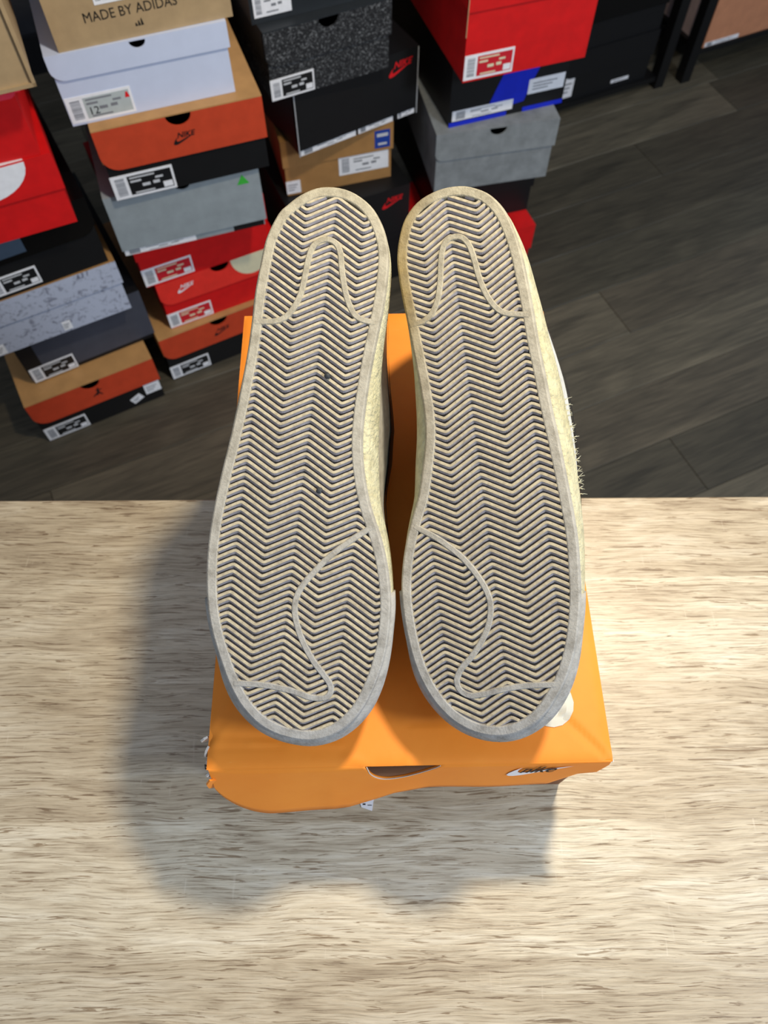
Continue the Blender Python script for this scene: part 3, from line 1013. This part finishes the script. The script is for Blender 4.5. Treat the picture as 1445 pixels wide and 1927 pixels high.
R_HEEL = [(772,612),(782.5,608.7),(796.5,604),(812,590),(823,563.6),(827.7,532),(829,498),(832,470),(840,453),(855.7,445),(871,448),(883.7,464),(893,492),(902.4,526),(915,554),(930.5,576),(949,588.5),(980,591.6),(995,592)]
R_FORE = [(780,990),(790,996),(815,1009),(843,1027.5),(871,1051),(896,1080.5),(915,1111.6),(922.7,1139.6),(919.5,1174),(905.5,1208),(887,1236),(868,1258),(859,1280),(865,1298.5),(883.7,1309),(912,1306),(949,1297),(989.6,1290.7),(1033,1289),(1046,1288)]

def spline(P, closed, n):
    """Catmull-Rom through P, resampled to n points of equal arc length"""
    m = len(P)
    out = []
    segs = m if closed else m - 1
    for i in range(segs):
        g = lambda k: Vector(P[k % m]) if closed else Vector(P[max(0, min(m - 1, k))])
        p0, p1, p2, p3 = g(i - 1), g(i), g(i + 1), g(i + 2)
        for s in range(12):
            t_ = s / 12
            out.append(0.5 * ((2 * p1) + (p2 - p0) * t_ + (2 * p0 - 5 * p1 + 4 * p2 - p3) * t_ ** 2 + (3 * p1 - p0 - 3 * p2 + p3) * t_ ** 3))
    if closed: out.append(out[0])
    else: out.append(Vector(P[-1]))
    acc = [0]
    for a_, c_ in zip(out, out[1:]): acc.append(acc[-1] + (c_ - a_).length)
    tot = acc[-1]
    res, k = [], 0
    for i in range(n):
        s = tot * i / (n if closed else n - 1)
        while k < len(acc) - 2 and acc[k + 1] < s: k += 1
        f = (s - acc[k]) / max(1e-12, acc[k + 1] - acc[k])
        res.append(out[k].lerp(out[k + 1], min(1, f)))
    return res

def inside(p, poly):
    c = False
    j = len(poly) - 1
    for i in range(len(poly)):
        a_, b_ = poly[i], poly[j]
        if (a_.y > p[1]) != (b_.y > p[1]) and p[0] < (b_.x - a_.x) * (p[1] - a_.y) / (b_.y - a_.y) + a_.x:
            c = not c
        j = i
    return c

def lerp_table(tab, x):
    if x <= tab[0][0]: return tab[0][1]
    for (a_, va), (b_, vb) in zip(tab, tab[1:]):
        if x <= b_:
            s = (x - a_) / (b_ - a_)
            s = s * s * (3 - 2 * s) if len(tab) > 3 else s
            return va + (vb - va) * s
    return tab[-1][1]

DEPTH = 0.41
def make_shoe(label, outl, heel, fore, medial, roll, pivot_px, axis_deg, lat, rim):
    roll = math.radians(roll)
    piv = CAMP + pixel_ray(pivot_px, 900) * DEPTH
    vx = (RIGHT * math.cos(roll) - FWD * math.sin(roll)).normalized()
    nn = (-FWD * math.cos(roll) - RIGHT * math.sin(roll)).normalized()
    uy = nn.cross(vx)                       # towards the heel
    MW = Matrix(((vx.x, uy.x, nn.x, piv.x), (vx.y, uy.y, nn.y, piv.y), (vx.z, uy.z, nn.z, piv.z), (0, 0, 0, 1)))
    def plane(px, py):
        d = pixel_ray(px, py)
        t_ = (piv - CAMP).dot(nn) / d.dot(nn)
        q_ = CAMP + d * t_ - piv
        return Vector((q_.dot(vx), q_.dot(uy)))       # x right, y towards heel
    N = 220
    O = spline([plane(*p) for p in outl], True, N)
    area = sum(O[i].x * O[(i + 1) % N].y - O[(i + 1) % N].x * O[i].y for i in range(N))
    if area < 0: O.reverse()
    k0 = max(range(N), key=lambda i: O[i].y)
    O = O[k0:] + O[:k0]                     # start at the heel, counter-clockwise
    ymax, ymin = max(p.y for p in O), min(p.y for p in O)
    LEN = ymax - ymin
    NRM = []
    for i in range(N):
        d = O[(i + 2) % N] - O[(i - 2) % N]
        NRM.append(Vector((d.y, -d.x)).normalized())
    U = [ymax - p.y for p in O]             # distance from the heel
    def off(i, s):
        return O[i] + NRM[i] * s
    root = bpy.data.objects.new('sneaker', None)
    COL.objects.link(root)
    root.empty_display_size = .05
    root.matrix_world = MW
    tag(root, label, 'shoe', 'pair of upturned shoes on the orange box')
    def loft(name, rings, mats, parent, midx=None, cap0=False, cap1=False, smooth=True):
        n = len(rings[0])
        vs = [v for r_ in rings for v in r_]
        fs, mi = [], []
        for r_ in range(len(rings) - 1):
            for i in range(n):
                fs.append((r_ * n + i, r_ * n + (i + 1) % n, (r_ + 1) * n + (i + 1) % n, (r_ + 1) * n + i))
                mi.append(midx[r_] if midx else 0)
        if cap0: fs.append(tuple(range(n))); mi.append(midx[0] if midx else 0)
        if cap1: fs.append(tuple((len(rings) - 1) * n + i for i in range(n))); mi.append(midx[-1] if midx else 0)
        return link(name, vs, fs, mats, parent, mi, smooth)
    ring = lambda s, w_: [(*off(i, s), -w_) for i in range(N)]
    RW = .0052
    DEEP = .0026
    def rest(x_, y_, w_, gap=.0018):
        """the soft upper flattens where it rests on the lid"""
        lim = ((MW @ Vector((x_, y_, 0))).z - BOX_TOP - gap) / nn.z
        return (x_, y_, -min(w_, lim))
    # outsole: groove floor, raised rim, thin edge band
    outsole = loft('outsole', [ring(-RW - .0004, DEEP), ring(-RW + .0001, .0003), ring(-RW + .0006, 0), ring(-.0007, 0), ring(0, .0005), ring(.0008, .0030), ring(.0009, .0048), ring(.0002, .0055), ring(-.003, .0056)],
                   [GROOVE, rim], root, [1] * 8, cap0=False, smooth=False)
    inner = [off(i, -RW - .0002) for i in range(N)]
    flr = [(*p, -DEEP) for p in inner]
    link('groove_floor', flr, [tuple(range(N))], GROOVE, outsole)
    clip = [off(i, -RW + .0008) for i in range(N)]
    # raised curved strips
    def strip(path, wid=.0031):
        q_ = spline([plane(*p) for p in path], False, 90)
        sec = [(-wid / 2 - .0004, DEEP), (-wid / 2, .0002), (-wid / 2 + .0004, -.00015), (wid / 2 - .0004, -.00015), (wid / 2, .0002), (wid / 2 + .0004, DEEP)]
        vs, fs = [], []
        for i, p in enumerate(q_):
            d = q_[min(i + 1, 89)] - q_[max(i - 1, 0)]
            nr = Vector((d.y, -d.x)).normalized()
            for a_, c_ in sec: vs.append((*(p + nr * a_), -c_))
        for i in range(89):
            for k in range(5):
                fs.append((i * 6 + k, i * 6 + k + 1, (i + 1) * 6 + k + 1, (i + 1) * 6 + k))
        link('pivot_strip', vs, fs, rim, outsole, smooth=False)
    strip(heel); strip(fore)
    # herringbone ridges
    ax = math.radians(axis_deg)
    colv = Vector((math.sin(ax), -math.cos(ax)))      # along the columns, towards the toe
    rowv = Vector((math.cos(ax), math.sin(ax)))
    cen = plane(*((635, 371) if medial > 0 else (837, 366)))
    P_, PER = .00372, .0312
    AMP = PER / 2 * math.tan(math.radians(30))
    def tri(s):
        s = (s / PER) % 1.0
        d = min(s, 1 - s) * 2          # 0 on a peak, 1 in a valley
        return AMP * (math.sqrt((d) ** 2 + .0025) if d < .5 else 1 - math.sqrt((1 - d) ** 2 + .0025))
    sec = [(-.00128, DEEP), (-.00104, .0006), (-.00084, .0003), (.00036, .0003), (.00054, .0005), (.00152, .0016), (.00162, DEEP)]
    step = .00078
    nrow = int(LEN / P_) + 14
    for k in range(-6, nrow):
        runs, cur = [], []
        s = -.085
        while s < .085:
            p = cen + rowv * s + colv * (k * P_ + tri(s))
            if inside(p, clip): cur.append((s, p))
            elif cur: runs.append(cur); cur = []
            s += step
        if cur: runs.append(cur)
        vs, fs, mi = [], [], []
        for run in runs:
            if len(run) < 3: continue
            b0 = len(vs)
            for i, (s, p) in enumerate(run):
                d = run[min(i + 1, len(run) - 1)][1] - run[max(i - 1, 0)][1]
                nr = Vector((d.y, -d.x)).normalized()
                for a_, c_ in sec: vs.append((*(p + nr * a_), -c_))
            n_ = len(run)
            for i in range(n_ - 1):
                for c_ in range(6):
                    fs.append((b0 + i * 7 + c_, b0 + i * 7 + c_ + 1, b0 + (i + 1) * 7 + c_ + 1, b0 + (i + 1) * 7 + c_))
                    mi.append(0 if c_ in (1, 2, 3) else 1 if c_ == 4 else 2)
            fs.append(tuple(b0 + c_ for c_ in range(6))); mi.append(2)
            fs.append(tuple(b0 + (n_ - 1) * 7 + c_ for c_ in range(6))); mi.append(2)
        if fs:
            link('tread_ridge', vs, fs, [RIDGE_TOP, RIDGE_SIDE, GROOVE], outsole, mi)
    # foxing wall (wider in the waist on the inner side)
    def waist(i):
        u_ = U[i] / LEN
        m_ = NRM[i].x * medial
        return 1.7 * max(0, m_) * math.exp(-((u_ - .46) / .17) ** 2) + lat * max(0, -m_) * math.exp(-((u_ - .40) / .24) ** 2)
    fx = lambda s, w_, kk_=1.0: [(*off(i, s + .0042 * waist(i) * kk_), -w_) for i in range(N)]
    loft('midsole', [fx(-.002, .0056, 0), fx(.0004, .0058, .1), fx(.0010, .0068, .3), fx(.0016, .013, .7), fx(.0019, .020, 1), fx(.0020, .0255, 1), fx(.0012, .0275, 1), fx(-.001, .0280, 1)], FOXING, root)
    # toe bumper band
    idx = [i for i in range(N) if U[i] > LEN * .735]
    vs, fs = [], []
    prof = [(.0006, .0035), (.0022, .0040), (.0031, .0095), (.0034, .018), (.0034, .0225), (.0018, .0240)]
    for c_, i in enumerate(idx):
        q_ = max(0, min(1, (U[i] / LEN - .80) / .14))
        fade = 1.0 + .9 * q_ * q_ * (3 - 2 * q_)
        for s, w_ in prof: vs.append((*off(i, s * fade if s > .0025 else s), -w_))
    m_ = len(prof)
    for c_ in range(len(idx) - 1):
        for k in range(m_ - 1):
            fs.append((c_ * m_ + k, c_ * m_ + k + 1, (c_ + 1) * m_ + k + 1, (c_ + 1) * m_ + k))
    fs.append(tuple(range(m_))); fs.append(tuple((len(idx) - 1) * m_ + k for k in range(m_)))
    link('toe_bumper', vs, fs, rim, root, smooth=True)
    # upper
    def centre(u_):
        xs_ = [O[i].x for i in range(N) if abs(U[i] - u_) < .006]
        return (max(xs_) + min(xs_)) / 2 if xs_ else 0
    UT = lambda u_: .012 + (u_ / LEN) * .198
    WT = [(.0, .128), (.03, .128), (.07, .132), (.112, .146), (.14, .128), (.175, .098), (.215, .076)]
    HW = [(.010, .004), (.03, .026), (.07, .033), (.11, .026), (.14, .017), (.19, .011), (.212, .002)]
    top = []
    for i in range(N):
        ut = UT(U[i])
        h_ = lerp_table(HW, ut)
        c_ = centre(min(max(ut, .02), LEN - .02))
        side = (O[i].x - centre(min(max(U[i], .008), LEN - .008)))
        mxs = max(.012, lerp_table([(0, .02), (.03, .03), (.2, .045), (LEN, .02)], U[i]))
        sg = max(-1, min(1, side / mxs * 1.4))
        top.append((Vector((c_ + sg * h_, ymax - ut)), lerp_table(WT, ut)))
    def upper_pt(i, t_, lift=0.0):
        q0 = off(i, -.0004 + .0042 * waist(i)); w0 = .0265
        q1, w1 = top[i]
        a_ = t_ * math.pi / 2
        blend = (1 - math.cos(a_))
        p = q0.lerp(q1, blend) + NRM[i] * (.0012 * math.sin(t_ * math.pi) + .0075 * min(1.6, waist(i)) * (1.0 if NRM[i].x * medial > 0 else .62) * math.sin(t_ * math.pi) + lift)
        w_ = w0 + (w1 - w0) * math.sin(a_)
        return rest(p.x, p.y, w_ + lift * t_)
    NTu = 16
    loft('upper', [[upper_pt(i, j / NTu) for i in range(N)] for j in range(NTu + 1)], LEATHER, root)
    # collar lining: black padded roll dropping inside
    col = []
    for dz_, ins in ((.000, .0), (.0025, .0015), (.002, .004), (-.004, .006), (-.03, .008), (-.07, .006)):
        rg = []
        for i in range(N):
            q1, w1 = top[i]
            c_ = Vector((centre(min(max(ymax - q1.y, .02), LEN - .02)), q1.y))
            dd = (c_ - q1)
            ln = dd.length
            p = q1 + dd * (min(ins, ln * .9) / ln if ln > 1e-6 else 0)
            rg.append(rest(p.x, p.y, max(.012, w1 + dz_), .0014))
        col.append(rg)
    loft('collar_lining', col, BLACKF, root)
    # tongue
    vs, fs = [], []
    K = 14
    for lay in (0, 1):
        for j in range(K + 1):
            ut = .208 - (.208 - .088) * j / K
            w_ = lerp_table([(.085, .150), (.112, .142), (.14, .124), (.175, .094), (.21, .066)], ut) - lay * .005
            hw = .011 + .016 * min(1, j / K * 1.3)
            c_ = centre(ut)
            for i in range(9):
                s = -1 + 2 * i / 8
                vs.append(rest(c_ + s * hw, ymax - ut, w_ - .008 * s * s, .0016 + lay * .004))
    n1 = (K + 1) * 9
    for j in range(K):
        for i in range(8):
            a_ = j * 9 + i
            fs.append((a_, a_ + 1, a_ + 10, a_ + 9)); fs.append((n1 + a_, n1 + a_ + 9, n1 + a_ + 10, n1 + a_ + 1))
    for i in range(8):
        fs.append((K * 9 + i, K * 9 + i + 1, n1 + K * 9 + i + 1, n1 + K * 9 + i))
    tongue = link('tongue', vs, fs, LEATHER, root, smooth=True)
    # laces
    for j in range(6):
        ut = .198 - .013 * j
        w_ = lerp_table([(.085, .150), (.112, .142), (.14, .124), (.175, .094), (.21, .066)], ut)
        hw = lerp_table(HW, ut) + .006
        c_ = centre(ut)
        mb = MB()
        mb.tube([rest(c_ + hw * s, ymax - ut, w_ + .002 - .010 * abs(s) ** 2, .0045) for s in (-1, -.6, -.2, .2, .6, 1)], .0026, 6)
        mb.build('lace', LACE, root, True)
    # side marks: a long curved black stripe on each flank
    for sd in (1, -1):
        def at(u_, t_):
            cand = [i for i in range(N) if NRM[i].x * sd > .2]
            i = min(cand, key=lambda q_: abs(U[q_] - u_))
            return upper_pt(i, t_, .0011)
        vs, fs = [], []
        K = 26
        for j in range(K + 1):
            s = j / K
            u_ = .235 - .195 * s
            lo = .16 + .34 * s ** 1.7 - .05 * math.sin(s * math.pi)
            th = .20 * math.sin(min(1, s * 3.2) * math.pi / 2) * (1 - s) ** .75
            for q_ in range(4): vs.append(at(u_, lo + th * q_ / 3))
        for j in range(K):
            for q_ in range(3):
                a_ = j * 4 + q_
                fs.append((a_, a_ + 1, a_ + 5, a_ + 4))
        link('side_stripe', vs, fs, BLACKL, root, smooth=True)
    # black heel tab
    vs, fs = [], []
    hi = [i for i in list(range(N - 9, N)) + list(range(0, 10))]
    for i in hi:
        for q_ in range(5): vs.append(upper_pt(i, .55 + .1 * q_, .001))
    for a_ in range(len(hi) - 1):
        for q_ in range(4): fs.append((a_ * 5 + q_, a_ * 5 + q_ + 1, (a_ + 1) * 5 + q_ + 1, (a_ + 1) * 5 + q_))
    link('heel_tab', vs, fs, BLACKL, root, smooth=True)
    return root, MW, plane, O, NRM, U, off, waist

S1 = make_shoe('upturned worn shoe lying sole up, two black pebbles stuck in its tread', L_OUT, L_HEEL, L_FORE, 1, 0.0, 560, -7.0, .5, RIM)
S2 = make_shoe('upturned worn shoe lying sole up, frayed threads along its outer side', R_OUT, R_HEEL, R_FORE, -1, 14.0, 920, 7.2, 1.45, RIM_YELLOW_EDGE)

# frayed threads on the outer side of the second shoe
root, MW, plane, O, NRM, U, off, waist = S2
mb = MB()
rf = random.Random(11)
ya, yb = plane(1050, 740).y, plane(1090, 935).y
cand = [i for i in range(len(O)) if NRM[i].x > .3 and yb < O[i].y < ya]
for _ in range(70):
    i = rf.choice(cand)
    w_ = rf.uniform(.021, .026)
    p = off(i, .0018 + .0042 * waist(i))
    d = Vector((NRM[i].x, NRM[i].y)) * rf.uniform(.0008, .0032) * (1.6 if rf.random() < .15 else 1)
    b_ = rf.uniform(-.0018, .0018)
    mb.tube([(p.x, p.y, -w_), (p.x + d.x * .5, p.y + d.y * .5 + b_ * .3, -w_ + .0004), (p.x + d.x, p.y + d.y + b_, -w_ + rf.uniform(-.001, .001))], .00022, 3, r1=.00008)
tag(mb.build('frayed_thread', THREAD, root), kind='stuff')

# pebbles stuck in the tread
def pebble(S, px, py, r, label):
    _, MW, plane = S[0], S[1], S[2]
    q_ = plane(px, py)
    bm = bmesh.new()
    bmesh.ops.create_icosphere(bm, subdivisions=2, radius=r)
    rp = random.Random(px)
    for v in bm.verts:
        v.co *= rp.uniform(.82, 1.12)
        v.co.z *= .7
    me = bpy.data.meshes.new('pebble'); bm.to_mesh(me); bm.free()
    me.materials.append(plain('dark_stone', srgb(48, 51, 55), .5))
    o = bpy.data.objects.new('pebble', me); COL.objects.link(o)
    o.matrix_world = MW @ Matrix.Translation((q_.x, q_.y, .0003))
    tag(o, label, 'pebble', 'pebbles stuck in the shoe treads')
pebble(S1, 616, 707, .0019, 'dark pebble stuck in the tread nearer the heel of the shoe')
pebble(S1, 601, 923, .0019, 'dark pebble stuck in the tread nearer the ball of the shoe')
